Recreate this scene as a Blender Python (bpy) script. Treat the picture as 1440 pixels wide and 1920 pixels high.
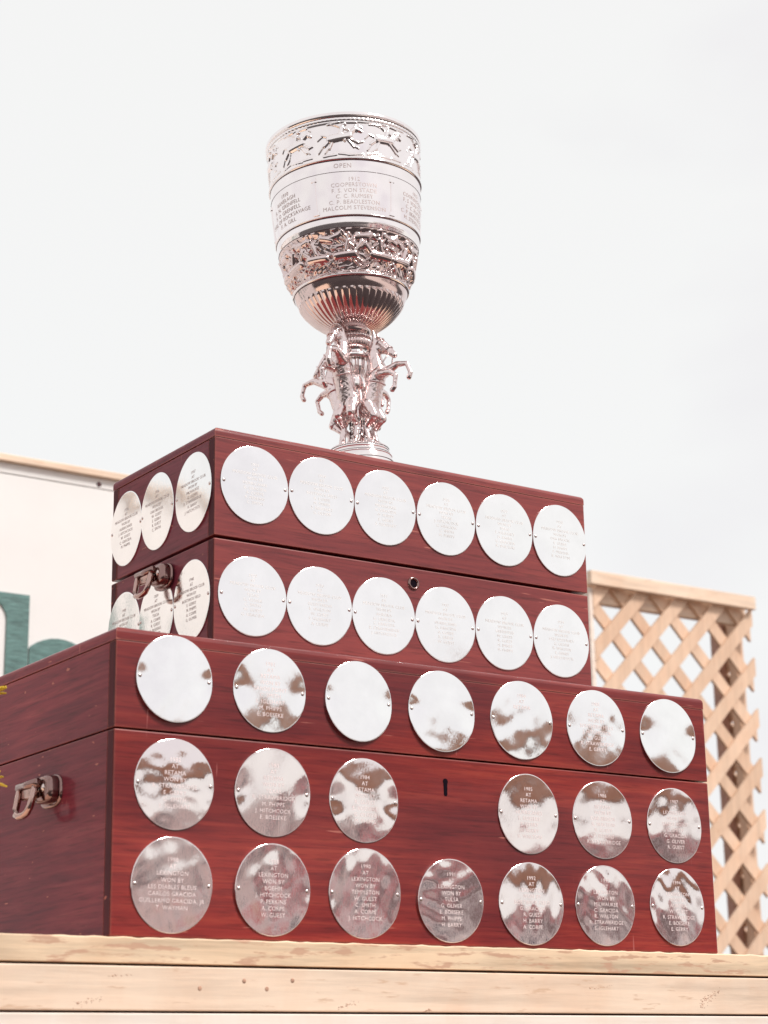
import bpy, bmesh, math, random
import numpy as np
from mathutils import Vector, Matrix, noise as mnoise

random.seed(7)
for o in list(bpy.data.objects):
    bpy.data.objects.remove(o)
S = bpy.context.scene
COL = S.collection

# ------------------------------------------------------------------ camera
cam_d = bpy.data.cameras.new("camera")
cam = bpy.data.objects.new("camera", cam_d)
COL.objects.link(cam)
RC = ((0.82637, 0.54446, -0.14383), (-0.5629, 0.79133, -0.23862), (-0.0161, 0.27815, 0.9604))  # columns: right, forward, up
CAM = Vector((-0.869, -1.7418, -0.1372))
m = Matrix(((RC[0][0], RC[0][2], -RC[0][1], CAM.x), (RC[1][0], RC[1][2], -RC[1][1], CAM.y),
            (RC[2][0], RC[2][2], -RC[2][1], CAM.z), (0, 0, 0, 1)))
cam.matrix_world = m
cam_d.sensor_fit = 'HORIZONTAL'
cam_d.sensor_width = 36.0
cam_d.lens = 36.0 * 3676.0 / 1440.0
cam_d.clip_start = 0.05
cam_d.clip_end = 1500
cam_d.dof.use_dof = True
cam_d.dof.focus_distance = 2.35
cam_d.dof.aperture_fstop = 11.5
S.camera = cam

# ------------------------------------------------------------------ sky, sun, exposure
SUN_AZ = Vector((0.42, -0.907, 0)).normalized()      # horizontal direction towards the sun
SUN_EL = math.radians(48)
world = bpy.data.worlds.new("World")
S.world = world
world.use_nodes = True
nt = world.node_tree
for n in list(nt.nodes):
    nt.nodes.remove(n)
N = nt.nodes.new
L = nt.links.new
wo = N('ShaderNodeOutputWorld')
bg = N('ShaderNodeBackground')
bg.inputs['Strength'].default_value = 0.1
sky = N('ShaderNodeTexSky')
sky.sky_type = 'NISHITA'
sky.sun_disc = False
sky.sun_elevation = SUN_EL
sky.sun_rotation = math.atan2(SUN_AZ.x, SUN_AZ.y)
tc = N('ShaderNodeTexCoord')
mp = N('ShaderNodeMapping')
mp.inputs['Scale'].default_value = (1.4, 1.4, 3.2)
mp.inputs['Location'].default_value = (3.1, 0.4, 0.57)
n1 = N('ShaderNodeTexNoise')
n1.inputs['Scale'].default_value = 1.5
n1.inputs['Detail'].default_value = 5
n1.inputs['Roughness'].default_value = 0.5
cr = N('ShaderNodeValToRGB')
cr.color_ramp.elements[0].position = 0.32
cr.color_ramp.elements[0].color = (0.865, 0.835, 0.85, 1)
cr.color_ramp.elements[1].position = 0.52
cr.color_ramp.elements[1].color = (0.952, 0.945, 0.925, 1)
sc_ = N('ShaderNodeVectorMath')
sc_.operation = 'SCALE'
sc_.inputs['Scale'].default_value = 3.88
mx = N('ShaderNodeMix')
mx.data_type = 'RGBA'
mx.inputs['Factor'].default_value = 0.95          # cloud cover over the clear sky
L(tc.outputs['Generated'], mp.inputs['Vector'])
L(mp.outputs['Vector'], n1.inputs['Vector'])
L(n1.outputs['Fac'], cr.inputs['Fac'])
L(cr.outputs['Color'], sc_.inputs[0])
L(sky.outputs['Color'], mx.inputs['A'])
L(sc_.outputs['Vector'], mx.inputs['B'])
L(mx.outputs['Result'], bg.inputs['Color'])
L(bg.outputs['Background'], wo.inputs['Surface'])

sun_d = bpy.data.lights.new("sun", 'SUN')
sun_d.energy = 1.3
sun_d.angle = math.radians(16)
sun_d.color = (1.0, 0.965, 0.93)
sun = bpy.data.objects.new("sun", sun_d)
COL.objects.link(sun)
sd = SUN_AZ * math.cos(SUN_EL) + Vector((0, 0, math.sin(SUN_EL)))
sun.rotation_euler = sd.to_track_quat('Z', 'Y').to_euler()
sun.location = (3, -6, 7)

S.view_settings.view_transform = 'Standard'
S.view_settings.look = 'None'
S.view_settings.exposure = 1.35
S.view_settings.gamma = 1.0
S.view_settings.use_curve_mapping = False

GZ = -1.55   # ground level; the stand's top is z = 0

# ------------------------------------------------------------------ materials
def mat(name):
    ma = bpy.data.materials.new(name)
    ma.use_nodes = True
    t = ma.node_tree
    return ma, t, t.nodes['Principled BSDF']

def nd(t, kind, **kw):
    n = t.nodes.new(kind)
    for k, v in kw.items():
        if k in n.inputs:
            n.inputs[k].default_value = v
        else:
            setattr(n, k, v)
    return n

def ramp(t, stops):
    r = t.nodes.new('ShaderNodeValToRGB')
    e = r.color_ramp.elements
    while len(e) < len(stops):
        e.new(0.5)
    for i, (p, c) in enumerate(stops):
        e[i].position = p
        e[i].color = (c[0], c[1], c[2], 1)
    return r

def mixc(t, a, b, f, blend='MIX'):
    x = t.nodes.new('ShaderNodeMix')
    x.data_type = 'RGBA'
    x.blend_type = blend
    for sock, v in (('A', a), ('B', b), ('Factor', f)):
        if hasattr(v, 'links') or hasattr(v, 'is_linked'):
            t.links.new(v, x.inputs[sock])
        else:
            x.inputs[sock].default_value = v if sock == 'Factor' else (v[0], v[1], v[2], 1)
    return x.outputs['Result']

def coords(t, scale=(1, 1, 1), rot=(0, 0, 0), loc=(0, 0, 0)):
    tcn = t.nodes.new('ShaderNodeTexCoord')
    mpn = t.nodes.new('ShaderNodeMapping')
    mpn.inputs['Scale'].default_value = scale
    mpn.inputs['Rotation'].default_value = rot
    mpn.inputs['Location'].default_value = loc
    t.links.new(tcn.outputs['Object'], mpn.inputs['Vector'])
    return mpn.outputs['Vector']

def noise_fac(t, vec, scale, detail=4, rough=0.5, dist=0.0):
    n = nd(t, 'ShaderNodeTexNoise', Scale=scale, Detail=detail, Roughness=rough, Distortion=dist)
    t.links.new(vec, n.inputs['Vector'])
    return n.outputs['Fac']

def wood_mat(name, along, cols, patch, wear=True, off=0.0, rough=0.36, coat=0.35, coat_rough=0.16, spec=0.5):
    """varnished mahogany; grain runs along axis 'along' (0 = x, 1 = y, 2 = z)"""
    ma, t, b = mat(name)
    s = [85, 85, 85]
    s[along] = 4.0
    v = coords(t, tuple(s), loc=(off, off * 1.7, off * 0.6))
    g = noise_fac(t, v, 1.6, 8, 0.62, 0.5)
    r = ramp(t, [(0.28, cols[0]), (0.5, cols[1]), (0.74, cols[2])])
    t.links.new(g, r.inputs['Fac'])
    s2 = [7, 7, 9]
    s2[along] = 3.0
    v2 = coords(t, tuple(s2), loc=(off * 2, 4, off))
    p = noise_fac(t, v2, 1.0, 3, 0.5, 0.4)
    pr = ramp(t, [(0.36, (0, 0, 0)), (0.66, (1, 1, 1))])
    t.links.new(p, pr.inputs['Fac'])
    c = mixc(t, r.outputs['Color'], patch, pr.outputs['Color'], 'MULTIPLY')
    # fine dark pores drawn out along the grain
    s3 = [420, 420, 420]
    s3[along] = 26
    v3 = coords(t, tuple(s3))
    pores = noise_fac(t, v3, 1.0, 2, 0.5)
    por = ramp(t, [(0.30, (0.45, 0.4, 0.4)), (0.46, (1, 1, 1))])
    t.links.new(pores, por.inputs['Fac'])
    c = mixc(t, c, por.outputs['Color'], 0.55, 'MULTIPLY')
    # scratches and rubbed spots in the varnish
    vs = coords(t, (14, 60, 190), (0.2, math.radians(38), 0.1), (off, 0, 0))
    sc1 = noise_fac(t, vs, 1.0, 1.5, 0.5)
    sr = ramp(t, [(0.735, (0, 0, 0)), (0.77, (1, 1, 1))])
    t.links.new(sc1, sr.inputs['Fac'])
    vs2 = coords(t, (120, 70, 13), (0.1, math.radians(-14), 0.0), (off, 2, 0))
    sc2 = noise_fac(t, vs2, 1.0, 1.5, 0.5)
    sr2 = ramp(t, [(0.745, (0, 0, 0)), (0.78, (1, 1, 1))])
    t.links.new(sc2, sr2.inputs['Fac'])
    c = mixc(t, c, (0.40, 0.12, 0.09), sr.outputs['Color'])
    c = mixc(t, c, (0.34, 0.09, 0.08), sr2.outputs['Color'])
    if wear:
        bv = t.nodes.new('ShaderNodeBevel')
        bv.samples = 4
        bv.inputs['Radius'].default_value = 0.0028
        ge = t.nodes.new('ShaderNodeNewGeometry')
        dt = nd(t, 'ShaderNodeVectorMath', operation='DOT_PRODUCT')
        t.links.new(bv.outputs['Normal'], dt.inputs[0])
        t.links.new(ge.outputs['Normal'], dt.inputs[1])
        vw = coords(t, (60, 60, 60))
        wn = noise_fac(t, vw, 1.0, 4, 0.7)
        ad = nd(t, 'ShaderNodeMath', operation='MULTIPLY_ADD')
        t.links.new(wn, ad.inputs[0])
        ad.inputs[1].default_value = -0.13
        t.links.new(dt.outputs['Value'], ad.inputs[2])
        wr = ramp(t, [(0.82, (0.5, 0.5, 0.5)), (0.895, (0, 0, 0))])
        t.links.new(ad.outputs[0], wr.inputs['Fac'])
        c = mixc(t, c, (0.42, 0.15, 0.10), wr.outputs['Color'])
    t.links.new(c, b.inputs['Base Color'])
    b.inputs['Roughness'].default_value = rough
    b.inputs['Coat Weight'].default_value = coat
    b.inputs['Specular IOR Level'].default_value = spec
    rr = nd(t, 'ShaderNodeMapRange')
    t.links.new(p, rr.inputs['Value'])
    rr.inputs['From Min'].default_value = 0.3
    rr.inputs['From Max'].default_value = 0.7
    rr.inputs['To Min'].default_value = coat_rough * 0.7
    rr.inputs['To Max'].default_value = coat_rough * 1.5
    t.links.new(rr.outputs['Result'], b.inputs['Coat Roughness'])
    bp = nd(t, 'ShaderNodeBump', Strength=0.12, Distance=0.0006)
    t.links.new(pores, bp.inputs['Height'])
    t.links.new(bp.outputs['Normal'], b.inputs['Normal'])
    vb = coords(t, (22, 22, 22))
    cb = noise_fac(t, vb, 1.0, 2, 0.5)
    bp2 = nd(t, 'ShaderNodeBump', Strength=0.10, Distance=0.002)
    t.links.new(cb, bp2.inputs['Height'])
    t.links.new(bp2.outputs['Normal'], b.inputs['Coat Normal'])
    return ma

RED = [(0.150, 0.0135, 0.0135), (0.265, 0.0245, 0.019), (0.36, 0.048, 0.028)]
BRN = [(0.18, 0.027, 0.026), (0.25, 0.038, 0.034), (0.32, 0.055, 0.042)]
M = {}
M['wood_low_x'] = wood_mat('mahogany_red_front', 0, RED, (0.50, 0.40, 0.64), spec=0.22, coat=0.45, coat_rough=0.09)  # purple patch tint: dark reflections in the varnish put into the colour
M['wood_low_y'] = wood_mat('mahogany_red_side', 1, [(c[0] * .80, c[1] * 1.0, c[2] * 2.0) for c in RED], (0.62, 0.56, 0.72), off=3.3, coat=0.22, coat_rough=0.07, spec=0.06)  # side copy of the front wood; purple sheen and shade put into the colour
M['wood_up_x'] = wood_mat('mahogany_brown_front', 0, BRN, (0.74, 0.66, 0.76), off=6.1, spec=0.3, coat=0.35, coat_rough=0.12)
M['wood_up_y'] = wood_mat('mahogany_brown_side', 1, [(c[0] * .80, c[1] * 0.95, c[2] * 1.5) for c in BRN], (0.75, 0.66, 0.78), off=9.2, coat=0.2, coat_rough=0.09, spec=0.06)  # darker, bluer side copy; the varnish sheen is put into the colour
M['endgrain'] = wood_mat('mahogany_end_grain', 2, [(0.06, 0.006, 0.012), (0.085, 0.009, 0.016), (0.11, 0.013, 0.018)], (0.7, 0.7, 0.7), off=1.2, coat=0.03, spec=0.06)

def silver_mat(name, col, rough, scratch=0.05, grime=0.0):
    ma, t, b = mat(name)
    b.inputs['Metallic'].default_value = 1.0
    v = coords(t, (30, 30, 30))
    g = noise_fac(t, v, 1.0, 5, 0.6)
    r = ramp(t, [(0.3, tuple(x * 0.93 for x in col)), (0.65, col)])
    t.links.new(g, r.inputs['Fac'])
    t.links.new(r.outputs['Color'], b.inputs['Base Color'])
    mr = nd(t, 'ShaderNodeMapRange')
    t.links.new(g, mr.inputs['Value'])
    mr.inputs['From Min'].default_value = 0.3
    mr.inputs['From Max'].default_value = 0.75
    mr.inputs['To Min'].default_value = rough * 0.7
    mr.inputs['To Max'].default_value = rough * 1.6
    t.links.new(mr.outputs['Result'], b.inputs['Roughness'])
    vs = coords(t, (900, 900, 140), (0.3, 0.5, 0.2))
    s = noise_fac(t, vs, 1.0, 2, 0.6)
    bp = nd(t, 'ShaderNodeBump', Strength=scratch, Distance=0.0004)
    t.links.new(s, bp.inputs['Height'])
    t.links.new(bp.outputs['Normal'], b.inputs['Normal'])
    return ma
M['plaque'] = silver_mat('polished_silver_plaque', (0.995, 0.975, 0.96), 0.06, 0.10)
M['plaque_reflect_tint'] = silver_mat('polished_silver_reflect_tint', (0.91, 0.82, 0.80), 0.05, 0.10)  # plaque silver again, darker and pinker: reflected tones put into the colour
M['cup_reflect_dark'] = silver_mat('silver_reflect_dark', (0.76, 0.62, 0.605), 0.09, 0.08)  # cup silver again, darker: dark reflections low on the cup put into the colour
M['cup'] = silver_mat('silver_cup', (0.97, 0.895, 0.885), 0.08, 0.06)
ma = silver_mat('cast_silver', (0.82, 0.675, 0.66), 0.11, 0.0)
t_ = ma.node_tree
b_ = t_.nodes['Principled BSDF']
vv_ = coords(t_, (1, 1, 1))
h_ = noise_fac(t_, vv_, 200, 3, 0.5)
bp_ = nd(t_, 'ShaderNodeBump', Strength=0.42, Distance=0.003)
t_.links.new(h_, bp_.inputs['Height'])
t_.links.new(bp_.outputs['Normal'], b_.inputs['Normal'])
M['cast'] = ma
M['nickel_pale'] = silver_mat('rubbed_nickel', (0.52, 0.34, 0.30), 0.12, 0.12)
M['nickel'] = silver_mat('worn_nickel', (0.30, 0.185, 0.17), 0.10, 0.12)

def plain(name, col, rough=0.5, metal=0.0, var=0.12, scale=40.0, bump=0.0, stretch=(1, 1, 1)):
    ma, t, b = mat(name)
    v = coords(t, stretch)
    g = noise_fac(t, v, scale, 5, 0.6)
    r = ramp(t, [(0.3, tuple(x * (1 - var) for x in col)), (0.7, tuple(min(1, x * (1 + var * .6)) for x in col))])
    t.links.new(g, r.inputs['Fac'])
    t.links.new(r.outputs['Color'], b.inputs['Base Color'])
    b.inputs['Roughness'].default_value = rough
    b.inputs['Metallic'].default_value = metal
    if bump:
        bp = nd(t, 'ShaderNodeBump', Strength=bump, Distance=0.002)
        t.links.new(g, bp.inputs['Height'])
        t.links.new(bp.outputs['Normal'], b.inputs['Normal'])
    return ma
M['engrave'] = plain('engraved_line', (0.56, 0.46, 0.44), 0.5, 0.5)
M['engrave_cup'] = plain('engraved_line_cup', (0.64, 0.54, 0.52), 0.5, 0.5)
M['engrave_pale'] = plain('engraved_line_pale', (0.86, 0.72, 0.70), 0.6, 0.2)
M['engrave_faint'] = plain('engraved_line_faint', (0.80, 0.755, 0.73), 0.5, 0.5)
M['dark_line'] = plain('tarnished_groove', (0.10, 0.045, 0.05), 0.5, 0.3)
M['black'] = plain('keyhole_black', (0.012, 0.008, 0.012), 0.8)
M['black'].node_tree.nodes['Principled BSDF'].inputs['Specular IOR Level'].default_value = 0.0
M['screw'] = silver_mat('screw_steel', (0.72, 0.6, 0.57), 0.2, 0.1)

def paint_mat(name, col, along, dark, rough=0.5, grain=0.35, off=0.0, thr=0.70, tone=0.0):
    ma, t, b = mat(name)
    s = [70, 70, 70]
    s[along] = 4
    v = coords(t, tuple(s), loc=(off, off, off))
    g = noise_fac(t, v, 1.0, 6, 0.6, 0.3)
    r = ramp(t, [(0.3, tuple(c * (1 - grain * .5) for c in col)), (0.55, col), (0.75, tuple(min(1, c * 1.06) for c in col))])
    t.links.new(g, r.inputs['Fac'])
    v2 = coords(t, (9, 9, 9), loc=(off, 1, 2))
    p = noise_fac(t, v2, 1.0, 5, 0.65, 0.2)
    pr = ramp(t, [(0.42, (1, 1, 1)), (0.72, tuple(min(1, 0.8 + 0.1 * i) for i in (1.6, 0.8, 0.3)))])
    t.links.new(p, pr.inputs['Fac'])
    c = mixc(t, r.outputs['Color'], pr.outputs['Color'], 1.0, 'MULTIPLY')
    s3 = [150, 150, 150]
    s3[along] = 24
    v3 = coords(t, tuple(s3), loc=(5, off, 1))
    k = noise_fac(t, v3, 1.0, 3, 0.6)
    kr = ramp(t, [(thr, (0, 0, 0)), (thr + 0.07, (0.8, 0.8, 0.8))])
    t.links.new(k, kr.inputs['Fac'])
    c = mixc(t, c, dark, kr.outputs['Color'])
    if tone:
        oi = t.nodes.new('ShaderNodeObjectInfo')
        rr_ = ramp(t, [(0.0, (1 - tone, 1 - tone * 1.2, 1 - tone * 1.4)), (1.0, (1, 1, 1))])
        t.links.new(oi.outputs['Random'], rr_.inputs['Fac'])
        c = mixc(t, c, rr_.outputs['Color'], 1.0, 'MULTIPLY')
    t.links.new(c, b.inputs['Base Color'])
    b.inputs['Roughness'].default_value = rough
    bp = nd(t, 'ShaderNodeBump', Strength=0.4, Distance=0.0012)
    t.links.new(g, bp.inputs['Height'])
    t.links.new(bp.outputs['Normal'], b.inputs['Normal'])
    return ma
M['peach'] = paint_mat('peach_painted_wood', (0.83, 0.635, 0.485), 0, (0.64, 0.42, 0.28), grain=0.45, thr=0.62)
M['peach_d'] = paint_mat('peach_painted_lattice', (0.79, 0.555, 0.40), 2, (0.58, 0.34, 0.22), grain=0.3, off=4, thr=0.66, tone=0.13)
M['raw_edge'] = paint_mat('raw_plywood_edge', (0.80, 0.59, 0.40), 0, (0.52, 0.29, 0.19), grain=0.8, off=2, thr=0.55)
M['cream'] = paint_mat('pale_painted_board', (0.85, 0.73, 0.64), 0, (0.6, 0.42, 0.33), grain=0.25, off=8)
M['scuff'] = plain('bare_wood_mark', (0.55, 0.32, 0.22), 0.8, var=0.4, scale=300)
M['white_wall'] = plain('white_painted_board', (0.77, 0.74, 0.72), 0.55, var=0.05, scale=3, bump=0.05)
M['teal'] = plain('teal_brushed_paint', (0.105, 0.20, 0.185), 0.55, var=0.45, scale=9, bump=0.6, stretch=(3, 3, 14))
M['stud'] = plain('brown_stained_stud', (0.22, 0.10, 0.08), 0.7, var=0.2)
M['lat_stud_shade'] = plain('brown_shade_lattice_stud', (0.46, 0.26, 0.20), 0.7, var=0.2)  # shade on the return's far stud put into its brown colour
M['yellow'] = plain('yellow_petal', (0.85, 0.62, 0.05), 0.5)
M['stem'] = plain('green_stem', (0.08, 0.16, 0.04), 0.5)
M['ground'] = plain('damp_dark_soil', (0.036, 0.026, 0.027), 0.95, var=0.4, scale=0.6, bump=0.3)
M['stand_wood'] = plain('pale_bench_wood', (0.86, 0.74, 0.71), 0.8, var=0.4, scale=2.5)  # bench wood kept pale to brighten its reflection in the plaques
M['stand_roof'] = plain('rust_brown_roof', (0.46, 0.24, 0.16), 0.7, var=0.35, scale=2)
M['canvas'] = plain('white_canvas', (0.8, 0.78, 0.77), 0.8, var=0.05, scale=2)

# ------------------------------------------------------------------ mesh helpers
def link(name, me, mats, parent=None):
    o = bpy.data.objects.new(name, me)
    COL.objects.link(o)
    if not isinstance(mats, (list, tuple)):
        mats = [mats]
    if me is not None and len(me.materials) == 0:
        for x in mats:
            me.materials.append(x)
    if parent is not None:
        o.parent = parent
        if parent.type == 'EMPTY' and not parent.get('_local'):
            o.matrix_parent_inverse = Matrix.Translation(-parent.location)
    return o

def from_bm(name, bm, mats, parent=None, smooth=False):
    bmesh.ops.recalc_face_normals(bm, faces=bm.faces[:])
    me = bpy.data.meshes.new(name)
    bm.to_mesh(me)
    bm.free()
    if smooth:
        me.polygons.foreach_set('use_smooth', [True] * len(me.polygons))
    return link(name, me, mats, parent)

def from_py(name, V, F, mats, parent=None, smooth=True):
    me = bpy.data.meshes.new(name)
    me.from_pydata([tuple(v) for v in V], [], F)
    me.update()
    if smooth:
        me.polygons.foreach_set('use_smooth', [True] * len(me.polygons))
    return link(name, me, mats, parent)

def thing(name, label, cat, loc=(0, 0, 0), group=None, local=False):
    o = bpy.data.objects.new(name, None)
    COL.objects.link(o)
    o.location = loc
    o.empty_display_size = 0.05
    o['label'] = label
    o['category'] = cat
    if group:
        o['group'] = group
    if local:
        o['_local'] = 1
    return o

def add_box(bm, x0, x1, y0, y1, z0, z1, bev=0.0, seg=2):
    r = bmesh.ops.create_cube(bm, size=1.0)
    vs = r['verts']
    for v in vs:
        v.co = Vector(((x0 + x1) / 2 + v.co.x * (x1 - x0), (y0 + y1) / 2 + v.co.y * (y1 - y0), (z0 + z1) / 2 + v.co.z * (z1 - z0)))
    if bev:
        es = list({e for v in vs for e in v.link_edges})
        bmesh.ops.bevel(bm, geom=es, offset=bev, segments=seg, profile=0.5, affect='EDGES')

def box(name, b, mats, parent=None, bev=0.0, seg=2, smooth=False):
    bm = bmesh.new()
    add_box(bm, *b, bev=bev, seg=seg)
    return from_bm(name, bm, mats, parent, smooth)

def tube(bm, pts, rad, seg=8, caps=True):
    pts = [Vector(p) for p in pts]
    rad = rad if isinstance(rad, (list, tuple)) else [rad] * len(pts)
    rings = []
    up = Vector((0.13, 0.31, 0.94))
    for i, p in enumerate(pts):
        d = (pts[min(i + 1, len(pts) - 1)] - pts[max(i - 1, 0)]).normalized()
        a = d.cross(up)
        if a.length < 1e-4:
            a = d.cross(Vector((1, 0, 0)))
        a.normalize()
        bb = d.cross(a)
        rings.append([bm.verts.new(p + (a * math.cos(k * 2 * math.pi / seg) + bb * math.sin(k * 2 * math.pi / seg)) * rad[i]) for k in range(seg)])
    for i in range(len(rings) - 1):
        for k in range(seg):
            bm.faces.new((rings[i][k], rings[i][(k + 1) % seg], rings[i + 1][(k + 1) % seg], rings[i + 1][k]))
    if caps:
        bm.faces.new(rings[0][::-1])
        bm.faces.new(rings[-1])

def lathe(name, prof, mats, parent, seg=128, mod=None, close=False):
    """prof: (r, z) from top to bottom; mod(theta, i, r, z) -> r, z"""
    V, F = [], []
    n = len(prof)
    for i, (r, z) in enumerate(prof):
        for k in range(seg):
            th = 2 * math.pi * k / seg
            rr, zz = (r, z) if mod is None else mod(th, i, r, z)
            V.append((rr * math.cos(th), rr * math.sin(th), zz))
    for i in range(n - 1):
        for k in range(seg):
            k2 = (k + 1) % seg
            F.append((i * seg + k, (i + 1) * seg + k, (i + 1) * seg + k2, i * seg + k2))
    if close:
        F.append(tuple(range(seg)))
        F.append(tuple(reversed(range((n - 1) * seg, n * seg))))
    return from_py(name, V, F, mats, parent)

def smooth_prof(pts, n):
    """Catmull-Rom through (r, z)"""
    P = [np.array(p, float) for p in pts]
    P = [2 * P[0] - P[1]] + P + [2 * P[-1] - P[-2]]
    out = []
    for i in range(1, len(P) - 2):
        for k in range(n):
            t = k / n
            a, b, c, d = P[i - 1], P[i], P[i + 1], P[i + 2]
            out.append(0.5 * ((2 * b) + (-a + c) * t + (2 * a - 5 * b + 4 * c - d) * t * t + (-a + 3 * b - 3 * c + d) * t ** 3))
    out.append(P[-2])
    return [(float(q[0]), float(q[1])) for q in out]

def prism(name, poly, y0, y1, mats, parent=None, frame=None):
    """polygon in (x, z), extruded from y0 to y1"""
    bm = bmesh.new()
    f = frame or (lambda x, y, z: (x, y, z))
    a = [bm.verts.new(f(x, y0, z)) for x, z in poly]
    b = [bm.verts.new(f(x, y1, z)) for x, z in poly]
    n = len(poly)
    bm.faces.new(a)
    bm.faces.new(b[::-1])
    for i in range(n):
        bm.faces.new((a[i], b[i], b[(i + 1) % n], a[(i + 1) % n]))
    return from_bm(name, bm, mats, parent)

# ---- lettering: all text is made first, turned into meshes in one go, then laid on its surface
TEXT = []
def want_text(body, size, place, mats, parent, spacing=1.12, name='engraving'):
    cu = bpy.data.curves.new('lettering', 'FONT')
    cu.body = body
    cu.size = size
    cu.align_x = 'CENTER'
    cu.align_y = 'CENTER'
    cu.space_line = spacing
    cu.space_character = 1.08
    cu.resolution_u = 2
    o = bpy.data.objects.new('lettering', cu)
    COL.objects.link(o)
    TEXT.append((o, cu, place, mats, parent, name))

def flush_text():
    bpy.context.view_layer.update()
    dg = bpy.context.evaluated_depsgraph_get()
    for o, cu, place, mats, parent, name in TEXT:
        me = bpy.data.meshes.new_from_object(o.evaluated_get(dg))
        me.name = name
        me.materials.clear()
        for v in me.vertices:
            v.co = place(v.co.x, v.co.y)
        me.update()
        link(name, me, mats, parent)
    for o, cu, *_ in TEXT:
        bpy.data.objects.remove(o)
        bpy.data.curves.remove(cu)
    TEXT.clear()

# ------------------------------------------------------------------ ground
g = box('ground', (-300, 300, -300, 300, GZ - 0.2, GZ), M['ground'])
g['kind'] = 'structure'

# ------------------------------------------------------------------ wooden stand under the chests
stand = thing('display_stand', 'peach painted timber stand carrying the two stacked wooden chests', 'stand', (0.5, 0.4, GZ))
X0, X1 = -1.3, 2.05
box('deck', (X0, X1, 0.006, 0.9, -0.022, 0.0), M['peach'], stand)
# top trim with a slightly ragged saw-cut upper edge
bm = bmesh.new()
nseg = 420
rows = []
for i in range(nseg + 1):
    x = X0 + (X1 - X0) * i / nseg
    j = 0.0011 * mnoise.noise(Vector((x * 60, 0, 0))) + 0.0006 * mnoise.noise(Vector((x * 230, 3, 0)))
    zt = -0.0012 + min(j, 0.0008)
    yf = -0.015 + 0.0006 * mnoise.noise(Vector((x * 25, 7, 1)))
    rows.append([bm.verts.new(p) for p in ((x, 0.005, zt), (x, yf + 0.0012, zt), (x, yf, zt - 0.0014), (x, yf, -0.0252), (x, yf + 0.001, -0.0258), (x, 0.005, -0.0258))])
for i in range(nseg):
    for k in range(6):
        bm.faces.new((rows[i][k], rows[i + 1][k], rows[i + 1][(k + 1) % 6], rows[i][(k + 1) % 6]))
bm.faces.new(rows[0])
bm.faces.new(rows[-1][::-1])
o = from_bm('trim_board', bm, M['raw_edge'], stand)
o['label'] = 'raw saw-cut edge strip along the top of the stand'
box('fascia_board', (X0, X1, -0.018, 0.005, -0.0700, -0.0285), M['peach'], stand, bev=0.0012)
o = box('fascia_board', (X0, X1, -0.0205, 0.005, -0.30, -0.0725), M['cream'], stand, bev=0.0012)
box('backing_board', (X0, X1, 0.0065, 0.03, -0.30, -0.0235), M['stud'], stand)
for x in (X0 + 0.05, 0.4, X1 - 0.15):
    for y in (0.04, 0.8):
        box('leg', (x, x + 0.09, y, y + 0.09, GZ, -0.0245), M['peach'], stand, bev=0.003)
for x, z in ((0.0897, -0.0487), (0.1396, -0.0411), (0.1658, -0.0484), (0.1958, -0.0399), (1.18, -0.05), (-0.4, -0.045)):
    bm = bmesh.new()
    bmesh.ops.create_uvsphere(bm, u_segments=10, v_segments=6, radius=0.0024)
    for v in bm.verts:
        v.co = Vector((v.co.x + x, v.co.y * 0.25 - 0.018, v.co.z + z))
    from_bm('nail_head', bm, M['scuff'], stand, True)
def mark(x, z, w, h, n=7):
    """small raised knot or splinter mark made of a few slivers"""
    bm = bmesh.new()
    for k in range(n * 5):
        tt = random.uniform(-0.5, 0.5)
        cx = x + tt * w + random.gauss(0, 0.0014)
        cz = z + tt * h + random.gauss(0, h * 0.16)
        r_ = bmesh.ops.create_icosphere(bm, subdivisions=1, radius=random.uniform(0.0003, 0.0009))
        for v in r_['verts']:
            v.co = Vector((v.co.x * 1.6 + cx, v.co.y * 0.3 - 0.018, v.co.z * 0.6 + cz))
    return from_bm('bare_wood_mark', bm, M['scuff'], stand, True)
mark(0.262, -0.0635, 0.022, 0.006, 6)
mark(0.362, -0.0685, 0.010, 0.003, 4)
mark(0.765, -0.0512, 0.032, 0.016, 16)
mark(0.005, -0.0375, 0.025, 0.002, 3)
mark(-0.03, -0.062, 0.03, 0.008, 6)
mark(0.60, -0.042, 0.03, 0.003, 3)

# ------------------------------------------------------------------ chests
def end_slots(o, lim=0.9):
    for p in o.data.polygons:
        if abs(p.normal.x) > lim:
            p.material_index = 1

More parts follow.
